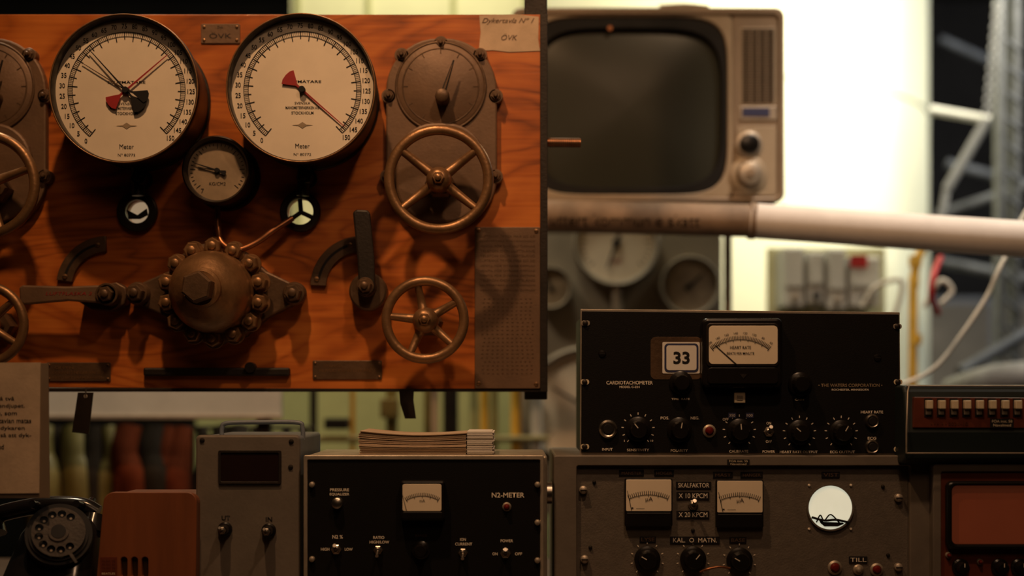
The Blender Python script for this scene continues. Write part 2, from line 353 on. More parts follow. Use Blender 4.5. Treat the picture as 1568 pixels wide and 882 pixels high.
# ---------------------------------------------------------------- valve cover plates
def cover(name,px):
    o=Obj(name,px,200,2.262); D=BD-2.262
    o.prism('cover_plate',rr(px-84,58,px+86,350,80,10),'bronzeP',0,D,.003)
    for b in [(px-80,147),(px+84,147),(px-82,270),(px+84,270),(px,66),(px-60,84),(px+60,84)]:
        o.cyl('lug',b[0],b[1],11,'bronzeP',0,D); o.hexnut(b[0],b[1],7,-.006,.006,'bronzeD')
    o.lathe('dial_disc',px,133,[(64,-.004),(67,-.002),(67,0)],'bronzeP',72)
    o.torus('dial_ring',px,133,58,1.2,'bronzeD',-.004,.5,72,8); o.torus('dial_ring_outer',px,133,68,2,'bronzeD',-.002,.6,72,8)
    radial(o,'dial_marks',px,133,[(i*30,50,57,1.5) for i in range(12)],'bronzeD',-.0046)
    o.prism('lower_housing',rr(px-68,190,px+68,342,58,8),'bronzeP',-.012,.012,.004)
    o.at(2.235); hand(o,'pointer',px+2,147,18,58,9,2.5,'steelD',0,6,10); hand(o,'pointer_ridge',px+2,147,18,50,3,1.5,'bronzeD',-.002,0,0)
    o.lathe('pointer_hub',px+2,147,[(7,-.01),(10,-.008),(11,0),(11,.028)],'bronzeD',24)
cover('valve_cover_plate',675); cover('valve_cover_plate',-16)
handwheel('handwheel',672,275,84,2.19,[38,142,218,322],2.25); handwheel('handwheel',-23,283,84,2.19,[20,110,200,290],2.25)
handwheel('handwheel',651,490,67,2.20,[30,102,174,246,318],BD,7.5); handwheel('handwheel',-22,497,66,2.20,[40,112,184,256,328],BD,7.5)
# ---------------------------------------------------------------- central regulator
o=Obj('pressure_regulator_valve',333,450,2.255)
cx,cy=333,450
top=[(205,440),(216,433),(258,415),(290,385),(333,374),(376,385),(408,415),(446,433),(462,440)]
bot_=[(468,450),(462,462),(446,468),(408,487),(376,515),(333,528),(290,515),(258,487),(216,468),(205,460),(200,450)]
o.prism('base_flange',top+bot_,'bronzeD',0,.025,.003)
o.lathe('bolt_flange',cx,cy,[(72,-.022),(77,-.018),(77,.002)],'bronzeD',64)
for i in range(14):
    a=math.radians(i*360/14+12.8); o.hexnut(cx+71*math.cos(a),cy-71*math.sin(a)*.98,13,-.042,.02,'bronze',ang=a,part='flange_nut')
o.lathe('bonnet',cx,cy,[(62,-.02),(62,-.042),(59,-.05),(61,-.056),(59,-.068),(53,-.085),(44,-.098),(33,-.106),(28,-.112),(29,-.114),(29,-.124),(25,-.128),(.02,-.129)],'bronze',72)
o.lathe('stem_hex',cx,cy,[(20,-.156),(23,-.153),(23,-.126)],'bronzeD',6,smooth=False,ang=.35)
for q in((213,450),(452,450)):
    o.lathe('end_boss',q[0],q[1],[(15,-.012),(18,-.008),(18,0)],'bronzeD',32); o.hexnut(q[0],q[1],13,-.032,.02,'bronzeD')
# levers
o=Obj('lever_handle',120,452,2.25)
o.prism('base',[(120,462),(150,438),(178,432),(192,440),(194,452),(190,466),(170,476),(140,474)],'bronzeD',0,.03,.002)
o.prism('lever_arm',[(36,441),(42,438),(110,440),(160,438),(178,444),(180,458),(166,466),(110,462),(44,468),(37,464)],'bronzeP',-.022,.01,.003)
o.text('LUFTFLASKA 2',112,451,5,'red',w=70,dy=-.0226,sh=.2)
o.cyl('boss',170,452,17,'bronzeD',-.026,.03); o.hexnut(170,452,12,-.036,.012,'bronzeD')
o=Obj('lever_handle',560,420,2.25)
o.lathe('base',563,446,[(26,0),(29,.003),(29,.03)],'bronzeD',40)
o.prism('lever_arm',[(543,328),(549,324),(566,325),(569,330),(576,400),(577,446),(566,456),(552,446),(550,400)],'steelD',-.028,.01,.003)
o.cyl('boss',562,440,15,'bronzeD',-.02,.03); o.hexnut(562,440,11,-.042,.014,'bronzeD')
# hanging tags
o=Obj('hanging_tag',127,632,2.27); o.prism('tag',[(119,601),(143,601),(136,665),(110,662)],'rim',0,.002,.0005); o.tube('wire',[(131,606,2.268),(132,594,2.272)],1,'steelD',smoothpath=False); o.cyl('eyelet',131,607,3,'alu',-.0008,.001)
o=Obj('hanging_strap',625,618,2.27); o.prism('strap',[(611,596),(634,596),(633,612),(637,641),(620,641),(613,618)],'rim',0,.003,.0005)
# ---------------------------------------------------------------- table & bench instruments
ZT=Z(950,2.0)
def bot(D): return HZ+(CZ-ZT)/k(D)
def knob(o,px,py,r,line=True,ang=0,dy=0,m='bake'):
    o.lathe('knob_skirt',px,py,[(r*.8,dy-.006),(r,dy-.004),(r,dy)],m,36)
    o.lathe('knob_grip',px,py,[(r*.6,dy-.021),(r*.68,dy-.019),(r*.76,dy-.005)],m,14,smooth=False)
    if line: radial(o,'knob_mark',px,py,[(ang,r*.15,r*.6,1.2)],'white',dy-.0215)
def ticksring(o,px,py,r0,r1,n=11,span=280): radial(o,'scale_marks',px,py,[(-span/2+span*i/(n-1),r0,r1,1.3) for i in range(n)],'white',-.0006)
def toggle(o,px,py,r=7,up=1,dy=0):
    o.lathe('switch_nut',px,py,[(r*.8,dy-.004),(r,dy-.003),(r,dy)],'chrome',6,smooth=False)
    o.lathe('switch_bush',px,py,[(r*.45,dy-.008),(r*.6,dy-.007),(r*.6,dy)],'chrome',20)
    D=o.D; o.mtube('switch_lever',[(X(px,D),D+dy-.006,Z(py,D)),(X(px,D),D+dy-.02,Z(py-r*up,D))],r*.28*k(D),'chrome',radii=(.8,1.3),smoothpath=False)
def jack(o,px,py,r):
    o.lathe('jack',px,py,[(r*.55,.002),(r*.55,-.004),(r*.8,-.006),(r,-.003),(r,0)],'chrome',32); o.cyl('jack_hole',px,py,r*.55,'ink',-.0065,.002)
def lamp(o,px,py,r,m='redL'):
    o.lathe('lamp_ring',px,py,[(r*.75,-.004),(r,-.002),(r,0)],'alu',28); o.lathe('lamp_lens',px,py,[(.02,-.009),(r*.4,-.008),(r*.7,-.004),(r*.72,0)],m,24)
def meterarc(o,cx,cy,r0,r1,a,n,dy):
    radial(o,'meter_scale',cx,cy,[(-a+2*a*i/(n-1),r0 if i%5 else r0-3,r1,.9) for i in range(n)],'ink',dy)
    radial(o,'meter_arc',cx,cy,[(-a+2*a*(i+.5)/30,r0-.4,r0+.4,2*math.pi*r0/360*2*a/30*1.05) for i in range(30)],'ink',dy)
GD=2.03; o=Obj('galvanometer_rack_instrument',1137,820,GD); B=bot(GD)
o.plate('front_frame',rr(848,697,1425,B,4),[rr(883,713,1391,B-12,3)],'greyF',-.008,.02,.0015)
o.box('cabinet',850,698,1423,B,'greyF',.012,.30,.003)
o.box('front_panel',883,713,1391,B-12,'grey',.001,.012,.001)
for q in((893,750),(895,856),(1375,762),(1375,868)):
    o.lathe('fastener',q[0],q[1],[(3,-.008),(6,-.006),(6.5,0)],'alu',20); o.box('slot',q[0]-5,q[1]-.8,q[0]+5,q[1]+.8,'ink',-.0085,.001,0)
for q in((910,738),(904,838),(1352,745),(1360,850),(1061,812)): o.screw(*q,3,'steelD')
def strip(px,py,w,h,t,th=None,tw=None):
    o.box('label_strip',px-w/2,py-h/2,px+w/2,py+h/2,'ink',-.0008,.002,.0002)
    if t: o.text(t,px,py,th or h*.62,'white',w=tw or w*.88,dy=-.0013)
for a,b,c,t in((967,724,38,'MÄNSTER'),(1017,724,30,'HÖGER'),(1107,727,30,'MÄST'),(1151,727,34,'HÄNGER'),(1272,727,28,'VIST'),(992,826,25,'LYSE'),(1130,827,26,'BASE')):
    strip(a,b,c,9,''); o.text(t,a,b,5.5,'bronzeP',w=c*.8,dy=-.0013)
strip(1062,743,54,11,'SKALFAKTOR'); strip(1061,759,50,12,'X 10 KPCM'); strip(1061,788,50,12,'X 20 KPCM'); strip(1064,827,76,11,'KAL.  O  MATN.')
strip(1314,857,28,10,'TILL')
toggle(o,1061,773,8)
for (a,b) in((956,734),(1095,736)):
    o.prism('meter_base',rr(a,b-2,a+73,b+72,3),'bake',-.008,.008,.002)
    o.prism('meter_face',rr(a+2,b,a+71,b+48,2),'cream',-.0095,.002,.0004)
    o.prism('meter_cover',rr(a+2,b+50,a+71,b+70,2),'bake',-.011,.004,.001)
    o.text('µA',a+37,b+30,8,'ink',w=11,dy=-.0102); meterarc(o,a+36,b+95,72,78,24,21,-.0101)
    hand(o,'meter_needle',a+10,b+46,-12,30,1,.6,'ink',-.0105)
    o.text('• —',a+20,b+43,2,'ink',w=20,dy=-.0101)
for i,q in enumerate(((991,856),(1061,856),(1132,858))):
    knob(o,q[0],q[1],20,True,-60 if i!=1 else 40); ticksring(o,q[0],q[1],23,26,9)
o.tube('wire_link',[(1072,876,GD-.022),(1085,871,GD-.026),(1102,868,GD-.026),(1118,870,GD-.024)],1.8,'copper')
o.lathe('window_bezel',1271,777,[(33.5,.001),(33.5,-.003),(36,-.003),(36,0)],'grey',56)
o.cyl('window_glow_disc',1271,777,33.5,'glow',-.001,.001,56)  # flat glowing disc in place of light behind the opening
o.tube('window_bracket',[(1243,792,GD-.003),(1262,797,GD-.003),(1280,796,GD-.003),(1300,800,GD-.003)],1.8,'ink')
o.tube('window_wire',[(1250,800,GD-.003),(1256,789,GD-.003),(1262,797,GD-.003),(1272,788,GD-.003),(1286,801,GD-.003)],1.1,'ink')
o.prism('window_clip',[(1254,797),(1262,799),(1290,800),(1292,802),(1282,806),(1262,806),(1256,801)],'ink',-.0025,.001,0)
for q in((1239,743),(1303,743),(1239,810),(1303,810)): o.cyl('pin',q[0],q[1],2,'white',-.001,.002,12)
lamp(o,1278,869,11); lamp(o,1314,872,8,'alu'); lamp(o,1342,872,10)
o.box('inventory_label',1112,703,1146,712,'ink',-.0095,.002,.0002); o.text('FOA inst. 55',1129,705.5,3.2,'ivory',w=28,dy=-.0102); o.text('Navalmed',1129,710,3,'ivory',w=24,dy=-.0102)
ZG=Z(698,GD)
CD=2.036; o=Obj('heart_rate_meter',1134,585,CD)
yb=HZ+(CZ-ZG)/k(CD)
o.prism('case',[(896,478),(1372,482),(1372,yb),(896,yb)],'black',.006,.28,.002)
o.prism('edge_trim',[(889,473),(1378,478),(1380,yb),(888,yb)],'alu',.001,.004,.0005)
o.prism('front_panel',[(891,476.5),(1376,481.5),(1377.5,yb-3.5),(890,yb-5)],'black',-.002,.003,.0005)
for q in((896,495),(895,585),(895,684),(1373,500),(1374,585),(1374,688)):
    o.prism('rack_slot',rr(q[0]-6,q[1]-4,q[0]+7,q[1]+4,3.5),'ivory' if q[1]>560 else 'alu',-.0032,.0014,.0002)
    o.lathe('rack_screw',q[0],q[1],[(2,-.006),(4.2,-.0045),(4.2,-.003)],'steelD',16)
for q in((922,542),(1343,548)): o.screw(q[0],q[1],6,'bake',-.002)
o.prism('meter_housing',rr(1072,488,1194,594,9),'bake',-.022,.021,.004)
o.prism('meter_window_frame',rr(1078,496,1188,562,7),'rim',-.0235,.003,.001)
o.prism('meter_face',rr(1082,500,1186,558,6),'cream',-.0245,.002,.0004)
o.at(CD-.0252); meterarc(o,1134,590,70,76,38,41,0)
for i,n_ in enumerate(['200','180','160','140','120','100','80','60']):
    a=math.radians(-36+72*i/7); o.text(n_,1134+math.sin(a)*80,590-math.cos(a)*80,3.4,'ink',dy=0,rot=-math.degrees(a))
o.text('HEART RATE',1134,532,4.6,'ink',w=32,dy=0,bold=.01); o.text('BEATS PER MINUTE',1134,541,3.8,'ink',w=42,dy=0,bold=.01)
hand(o,'meter_needle',1128,558,-48,46,1.2,.6,'ink',-.0006); o.at(CD)
o.prism('meter_cover',rr(1080,563,1187,588,6),'bake',-.0245,.004,.001); o.prism('meter_logo',[(1128,573),(1140,573),(1134,580)],'steelD',-.0252,.001,0)
o.prism('tape',rr(996,516,1074,581,8),'bronzeD',-.0026,.0006,.0001)
o.prism('number_label',rr(1014,524,1071,572,2),'paperW',-.0033,.0007,.0001)
o.prism('label_border',rr(1017,526,1069,570,6),'blue',-.0038,.0005,.0001); o.prism('label_inner',rr(1020,529,1066,567,4),'paperW',-.0043,.0005,.0001)
o.text('33',1043,548,19,'ink',w=25,dy=-.0047,bold=.03)
knob(o,1042,586,18,False,dy=-.002); knob(o,1224,588,18,False,dy=-.002)
o.box('square_button',1123,601,1140,617,'ivory',-.008,.006,.001); o.box('button_inner',1127,605,1136,613,'alu',-.009,.002,.0005)
o.at(CD-.002)
jack(o,931,657,14); jack(o,1335,645,11); jack(o,1335,684,11)
for i,q in enumerate(((977,657),(1040,658),(1132,660),(1224,662),(1288,662))):
    knob(o,q[0],q[1],19,True,[-40,10,-5,-50,30][i])
    if i!=1: ticksring(o,q[0],q[1],22,25.5,11)
lamp(o,1086,660,10); toggle(o,1177,661,8)
T=[('CARDIOTACHOMETER',964,586,5.5,71),('MODEL C-224',964,592.5,3.4,31),('• THE WATERS CORPORATION •',1302,590,5,98),('ROCHESTER, MINNESOTA',1302,597,3.4,57),('INPUT',930,688,4,16),('SENSITIVITY',977,689,4,34),('POLARITY',1040,690,4,26),('CALIBRATE',1131,691,4,29),('POWER',1177,691.5,4,19),('HEART RATE OUTPUT',1223,692,4,58),('ECG OUTPUT',1290,692,4,38),('POS.',1018,640,4.5,13),('NEG.',1064,640,4.5,13),('OFF',1111,642,4,9),('ON',1177,648,4,7),('OFF',1177,676,4,9),('HEART RATE',1335,631,4.2,34),('ECG',1335,671,4.2,13),('TIME  RATE',1042,611,3,28),('GAIN',1224,612,3,14),('1',956,675,3,1),('10',998,675,3,4)]
for t,a,b,h,w in T: o.text(t,a,b,h,'white' if t[0]!='•' else 'dialO',w=w,bold=.014)
for a,t in((1121,'350'),(1148,'100')): o.box('count_window',a-6,632,a+6,640,'blue',-.0006,.001,0); o.text(t,a,636,4,'white',w=9,dy=-.0009)
# nitrogen meter
ND=2.0; o=Obj('nitrogen_meter',650,800,ND); B=bot(ND)
o.box('cabinet',466,698,838,B,'alu',.004,.22,.003)
o.plate('front_frame',rr(465,697,833,B,3),[rr(471,704,827,B-6,2)],'alu',-.002,.008,.001)
o.box('front_panel',470,703,828,B-5,'black',.0,.006,.0005)
for q in((478,742),(823,742),(478,856),(823,858),(823,800)): o.lathe('fastener',q[0],q[1],[(2,-.006),(4,-.005),(4.6,0)],'alu',18)
o.prism('meter_housing',rr(614,735,682,796,5),'bake',-.018,.018,.003)
o.prism('meter_face',rr(618,740,677,781,3),'cream',-.0195,.002,.0004); o.prism('meter_cover',rr(617,782,679,793,3),'bake',-.020,.003,.001)
o.text('mA',648,765,4.5,'ink',w=8,dy=-.0200); meterarc(o,648,806,48,53,30,21,-.0199); hand(o,'meter_needle',624,780,-14,26,1,.5,'ink',-.0202)
T=[('PRESSURE',520,750,4.4,29),('EQUALIZER',520,757,4.4,30),('N2-METER',778,758,7.5,50),('N2 %',517,822,5.5,16),('HIGH',498,841,4.4,13),('LOW',534,841,4.4,12),('RATIO',580,823,4.4,17),('HIGH/LOW',581,830,4.4,30),('ION',709,826,4.4,9),('CURRENT',710,833,4.4,26),('POWER',776,828,4.4,19),('ON',758,848,4.4,8),('OFF',794,848,4.4,11)]
for t,a,b,h,w in T: o.text(t,a,b,h,'white',w=w,bold=.014)
o.lathe('push_knob',517,770,[(5,-.012),(8,-.010),(8,-.002),(9,0)],'chrome',28); lamp(o,776,776,7)
toggle(o,515,841,8); toggle(o,579,842,7,-1); toggle(o,709,846,7,-1); toggle(o,774,847,8); knob(o,645,842,14,False); o.text('RANGE',645,820,4,'bronzeD',w=18)
D=ND; o.mtube('side_knob',[(X(836,D),D+.03,Z(757,D)),(X(846,D),D+.03,Z(757,D))],.016,'chrome',smoothpath=False)
# paper stack on nitrogen meter
z0=Z(698,ND); PD=2.04; o=Obj('paper_stack',650,680,PD)
n=26
for i in range(n):
    t=i/n; j=random.uniform(-2,2); jy=random.uniform(0,.004); th=.0012
    zz=z0+.0004+i*th; c=8*math.sin(t*2.2)
    m_=8; xa,xb=551+j-c*.2,714+j*.5
    v=[];f=[]
    for q in range(m_+1):
        u=q/m_; xx=X(xa+(xb-xa)*u,PD); sag=-.0045*t*math.sin(u*math.pi)+.003*t*(1-u)
        for yy in(PD+jy,PD+.13):
            v+= [(xx,yy,zz+sag),(xx,yy,zz+sag+th*.8)]
    for q in range(m_):
        a=q*4; f+=[(a,a+4,a+5,a+1),(a+2,a+3,a+7,a+6),(a+1,a+5,a+7,a+3),(a,a+2,a+6,a+4)]
    f+=[(0,1,3,2),(m_*4,m_*4+2,m_*4+3,m_*4+1)]
    o.mesh('sheet_%d'%i,v,f,'dialO' if i%5==2 else 'paper')
for i in range(28):
    j=random.uniform(-2,2); zz=z0+.0004+i*.00118
    o.mbox('card_%d'%i,X(715,PD),X(755+j,PD),PD+.002+random.uniform(0,.003),PD+.12,zz,zz+.0009,'paperW',0)
D=2.02; o=Obj('portable_control_unit',380,800,D); B=bot(D)
o.prism('case',rr(303,668,458,B,6),'greyB',.006,.22,.002)
o.prism('front_panel',rr(301,666,460,B,7),'greyF',-.006,.012,.003)
o.prism('display_window',rr(339,692,429,738,2),'screenD',-.0075,.002,.0004); o.plate('display_frame',rr(336,689,432,741,3),[rr(340,693,428,737,2)],'steelD',-.009,.004,.0005)
for q in((447,676),(311,674),(446,715)): o.screw(*q,4,'steelD',-.006)
o.at(D-.006)
for q in((345,810),(412,812)): knob(o,q[0],q[1],11,False); toggle(o,q[0],q[1],6,1,-.02)
o.text('UT',346,793,7,'ink',w=13,bold=.02); o.text('IN',412,795,7,'ink',w=10,bold=.02); o.at(D)
o.tube('carry_handle',[(340,672,D+.05),(340,656,D+.05),(348,648,D+.05),(400,646.5,D+.05),(455,647,D+.05),(463,655,D+.05),(464,674,D+.05)],3.6,'greyB')
# wooden loudspeaker
D=1.99; o=Obj('wooden_speaker_box',228,820,D); B=bot(D)
def frust(o,part,lay,m,n=8):
    v=[];f=[];N=None
    for (x0,x1,y0,y1,r,z) in lay:
        ring=rr(x0,y0,x1,y1,r,n); N=len(ring); v+=[(p[0],p[1],z) for p in ring]
    for j in range(len(lay)-1):
        for i in range(N): f.append((j*N+i,j*N+(i+1)%N,(j+1)*N+(i+1)%N,(j+1)*N+i))
    f.append(tuple(range(N))); f.append(tuple((len(lay)-1)*N+i for i in range(N)))
    ob=o.mesh(part,v,f,m)
    for p in ob.data.polygons: p.use_smooth=len(p.vertices)==4
    return ob
def trap(x0t,x1t,x0b,x1b,yt,yb_,r):
    L=rr(x0t,yt,x1t,yb_,r,6); out=[]
    for p in L:
        t=(p[1]-yt)/(yb_-yt); u=(p[0]-x0t)/(x1t-x0t); a=x0t+(x0b-x0t)*t; b=x1t+(x1b-x1t)*t; out.append((a+(b-a)*u,p[1]))
    return out
o.prism('cabinet',trap(166,301,148,299,757,B,14),'wood',.004,.10,.003)
slots=[rr(187+i*16,852,197+i*16,884,5) for i in range(3)]
o.plate('front_board',trap(162,303,144,301,753,B,15),slots,'wood',-.008,.012,.001)
for i in range(3): o.prism('grille_cloth',rr(186+i*16,851,198+i*16,885,5),'bronzeD',.003,.001,0)
o.box('sticker',156,852,182,884,'redbrown',-.0088,.0008,0)
for i in range(6): o.text('BEATLES' if i==4 else 'MUSIC HI',169,857+i*5,3,'ivory' if i==4 else 'copper',w=20,dy=-.0095)
# rotary phone
D=1.97; o=Obj('rotary_telephone',75,880,D)
kx=lambda p:X(p,D); z_=lambda p:Z(p,D)
frust(o,'body',[(kx(-14),kx(136),D-.03,D+.13,.03,ZT+.001),(kx(-14),kx(136),D-.03,D+.13,.03,ZT+.02),(kx(-6),kx(134),D-.018,D+.13,.03,ZT+.05),(kx(14),kx(131),D+.022,D+.12,.03,z_(822)),(kx(22),kx(124),D+.05,D+.112,.028,z_(802)),(kx(30),kx(118),D+.06,D+.105,.02,z_(797))],'phone')
def dialface():
    c=Vector((kx(88),D+.006,z_(820))); R=Matrix.Translation(c)@Matrix.Rotation(math.radians(-26),4,'X')@Matrix.Rotation(math.radians(14),4,'Z')
    def disc(part,r0,r1,y0,y1,m,seg=48):
        v=[];f=[]
        for (r,y) in((r0,y1),(r0,y0),(r1,y0),(r1,y1)):
            for i in range(seg):
                a=2*math.pi*i/seg; v.append(R@Vector((r*math.cos(a),y,r*math.sin(a))))
        for j in range(3):
            for i in range(seg): f.append((j*seg+i,j*seg+(i+1)%seg,(j+1)*seg+(i+1)%seg,(j+1)*seg+i))
        o.mesh(part,v,f,m)
    disc('dial_mount',.0005,.045,-.004,.05,'ink'); disc('number_ring',.0005,.040,-.0075,-.003,'ink')
    cu=bpy.data.curves.new('c','CURVE'); cu.dimensions='2D'; cu.fill_mode='BOTH'
    loops=[[(.036*math.cos(2*math.pi*i/48),.036*math.sin(2*math.pi*i/48)) for i in range(48)]]
    for j in range(10):
        a=math.radians(60+28*j); hx,hy=.0265*math.cos(a),.0265*math.sin(a)
        loops.append([(hx+.0058*math.cos(2*math.pi*i/16),hy+.0058*math.sin(2*math.pi*i/16)) for i in range(16)])
        v=[R@Vector((hx+.0018*math.cos(2*math.pi*i/10),-.0079,hy+.0018*math.sin(2*math.pi*i/10))) for i in range(10)]
        o.mesh('numeral_dot',v,[tuple(range(10))],'dialO')
    for L in loops:
        sp=cu.splines.new('POLY'); sp.points.add(len(L)-1)
        for i,p in enumerate(L): sp.points[i].co=(p[0],p[1],0,1)
        sp.use_cyclic_u=True
    cu.extrude=.001; ob=bpy.data.objects.new('c',cu); COL.objects.link(ob); bpy.context.view_layer.update(); me=bpy.data.meshes.new_from_object(ob); bpy.data.objects.remove(ob)
    o.link('finger_wheel',me,'steelD',M4=R@Matrix.Translation((0,-.012,0))@RX)
    disc('dial_centre',.0002,.014,-.0155,-.008,'steelD'); disc('dial_card',.0002,.010,-.0162,-.015,'ink')
    v=[R@Vector(p) for p in((.018,-.016,-.032),(.022,-.016,-.030),(.031,-.016,-.042),(.028,-.016,-.044))]; o.mesh('finger_stop',v,[(0,1,2,3)],'steelD')
dialface()
for sx in(34,104):
    o.mtube('cradle_prong',[(kx(sx),D+.085,z_(800)),(kx(sx),D+.085,z_(786)),(kx(sx-8),D+.06,z_(777)),],.006,'phone'); o.mtube('cradle_prong_rear',[(kx(sx),D+.085,z_(788)),(kx(sx),D+.115,z_(776))],.006,'phone')
o.mtube('handset_grip',[(kx(-46),D+.085,z_(806)),(kx(-30),D+.085,z_(794)),(kx(20),D+.085,z_(783)),(kx(60),D+.085,z_(780)),(kx(100),D+.085,z_(783)),(kx(122),D+.085,z_(794))],.0125,'phone')
for a in(-48,118): o.mtube('handset_cup',[(kx(a),D+.085,z_(797)),(kx(a+(3 if a<0 else -3)),D+.075,z_(824))],.022,'phone',radii=(.7,1.05),smoothpath=False)
# information sheet in acrylic stand
D=1.95; o=Obj('information_sign',0,650,D)
o.prism('acrylic_sheet',[(-150,556),(73,556),(75,763),(-150,763)],'acryl',.002,.003,.0005)
o.prism('paper_sheet',[(-150,556),(62,555),(60,755),(-150,757)],'paper',.0,.001,0)
for t,b,e in(('luften på två',611,22),('vattendjupet.',622,38),('i tavlan, som',633,26),('Octavian matas',644,48),('till dykaren',656,38),('trycket så att dyk-',667,48),('ned',684,6)):
    wd=len(t)*4.4; o.text(t,e-wd/2,b,7.5,'ink',w=wd,dy=-.0004,bold=.012)
o.mtube('stem',[(X(-60,D),D+.012,ZT),(X(-60,D),D+.012,Z(700,D))],.006,'steelD',smoothpath=False); o.cyl('foot',-60,bot(D)-4,4,'steelD',0,.02)
# right hand devices
D=2.0; o=Obj('orange_screen_monitor',1510,830,D); B=bot(D)
o.box('cabinet',1430,710,1700,B,'greyF',.006,.3,.003); o.plate('front_frame',rr(1428,710,1702,B,5),[rr(1440,722,1690,B-12,3)],'greyF',-.004,.01,.001)
o.box('front_panel',1438,720,1692,B-10,'redbrown',.0,.006,.001)
o.plate('screen_bezel',rr(1446,736,1645,840,10),[rr(1454,743,1637,832,8)],'bake',-.014,.014,.003); o.prism('screen',rr(1450,739,1641,836,8),'screenR',-.006,.006,.001)
for q in((1470,868),(1530,868),(1560,868)): knob(o,q[0],q[1],13)
for q in((1452,850),(1500,860)): lamp(o,q[0],q[1],5)
o.text('BRIGHT      FOCUS      GAIN',1520,850,5,'copper',w=110)
ZS=Z(710,D); D=1.98; o=Obj('toggle_switch_box',1500,650,D)
x0,x1=X(1387,D),X(1705,D)
prof=[(D+.02,ZS),(D+.004,ZS+.006),(D+.0,Z(662,D)),(D+.012,Z(600,D)),(D+.02,Z(590,D)),(D+.2,Z(588,D)),(D+.2,ZS)]
v=[]
for x in(x0,x1): v+=[(x,y,z) for y,z in prof]
n=len(prof); f=[tuple(range(n)),tuple(range(2*n-1,n-1,-1))]+[(i,(i+1)%n,n+(i+1)%n,n+i) for i in range(n)]
o.mesh('case',v,f,'teal',bev=.004,seg=3)
for zz,yy in((591,.017),(694,-.002)): o.tube('chrome_trim',[(1388,zz,D+yy),(1704,zz,D+yy)],1.3,'alu',smoothpath=False)
o.tube('side_trim',[(1388,694,D-.002),(1388,660,D-.003),(1390,600,D+.008),(1392,591,D+.017)],1.3,'alu',smoothpath=False)
o.at(D-.002); o.prism('switch_panel',[(1400,608),(1702,610),(1702,656),(1398,655)],'redbrown',0,.01,.001)
for i in range(15):
    a=1421+i*19.4; o.box('switch_slot',a-6,610,a+6,638,'ink',-.0012,.001,0); o.box('switch_rocker',a-5,613,a+5,626,'ivory',-.010,.009,.001); o.box('switch_base',a-4,626,a+4,635,'alu',-.004,.003,.0005)
o.text('2020-10',1467,649,5,'copper',w=30); o.box('inventory_label',1516,641,1552,655,'ink',-.001,.001,0); o.text('FOA inst. 58',1534,645,4,'ivory',w=31,dy=-.0014); o.text('Navalmed',1534,651,4,'ivory',w=27,dy=-.0014); o.text('• • •  • •',1437,649,2.5,'copper',w=24)
# bench table
o=Obj('bench_table',784,1000,2.2,z=ZT-.02)
o.mbox('table_top',-1.15,1.15,1.85,2.75,ZT-.04,ZT,'table',.003)
for x in(-1.05,1.0):
    for y in(1.9,2.65): o.mbox('leg',x,x+.05,y,y+.05,0,ZT-.04,'table')
# ---------------------------------------------------------------- television
TD=2.95; o=Obj('television_set',1000,160,TD)
o.prism('housing',rr(786,14,1199,309,12),'tvB',.022,.29,.006)
o.plate('front_shell',rr(784,12,1201,310,14),[rr(797,24,1191,302,8)],'tvB',-.006,.03,.004)
o.plate('screen_surround',rr(795,22,1122,303,12),[se(963,162,151,136,6)],'tvC',-.002,.02,.003)
o.plate('screen_mask',se(963,162,154,139,6),[se(963,165,142,122,4.4)],'black',.003,.016,.002)
v=[];f=[];ring=se(963,165,146,126,4.4,72); R_=8
for j in range(R_+1):
    t=j/R_
    for p in ring: v.append((X(963+(p[0]-963)*t,TD),TD+.019-.018*(1-t*t),Z(165+(p[1]-165)*t,TD)))
for j in range(R_):
    for i in range(72): f.append((j*72+i,j*72+(i+1)%72,(j+1)*72+(i+1)%72,(j+1)*72+i))
o.mesh('screen_glass',v,f,'tvS',smooth=True)
o.box('control_panel',1122,24,1191,302,'tvB',-.001,.02,.002)
o.box('speaker_recess',1133,42,1188,160,'tvC',-.002,.004,.001)
for i in range(26):
    y=45+i*4.4; o.box('grille_slot',1136,y,1185,y+2.2,'steelD',-.0035,.002,0)
for a in(1148,1160,1172): o.box('grille_rib',a,43,a+1.5,159,'tvB',-.005,.003,0)
o.box('name_strip',1132,163,1189,184,'alu',-.004,.004,.001); o.box('badge',1136,166,1178,179,'blue',-.0055,.002,.0005)
o.prism('knob_plate',rr(1128,194,1188,300,5),'tvC',-.004,.004,.001)
o.lathe('tuner_ring',1146,222,[(17,-.012),(20,-.01),(20,-.003)],'alu',40); o.lathe('tuner_knob',1146,222,[(11,-.022),(14,-.02),(16,-.01)],'bake',24)
o.lathe('dial_skirt',1146,268,[(24,-.01),(29,-.006),(29,-.003)],'tvC',48); o.lathe('volume_knob',1146,268,[(14,-.03),(17,-.028),(20,-.01)],'alu',28); o.cyl('knob_cap',1146,268,6,'tvB',-.034,.006)
o.cyl('badge_dot',934,43,4,'copper',.0,.004)
o.tube('antenna_mount',[(1010,13,TD+.1),(1050,11,TD+.1),(1085,14,TD+.1)],6,'tvB')
for a in(830,1160): o.box('foot',a,308,a+20,312,'bake',.03,.2,0)
zt=Z(312,TD)
o=Obj('television_shelf',950,318,TD+.1); o.mbox('shelf_board',X(640,TD),X(1205,TD),TD+.01,TD+.36,zt-.022,zt-.0002,'panelG',.001)
for a in(660,1110):
    o.mbox('shelf_post',X(a,TD+.31),X(a,TD+.31)+.016,TD+.31,TD+.33,0,zt-.022,'tvC',.001)
o.mbox('wall_tie',X(700,TD+.3),X(700,TD+.3)+.02,TD+.36,3.96,zt-.03,zt-.01,'tvC',.001)
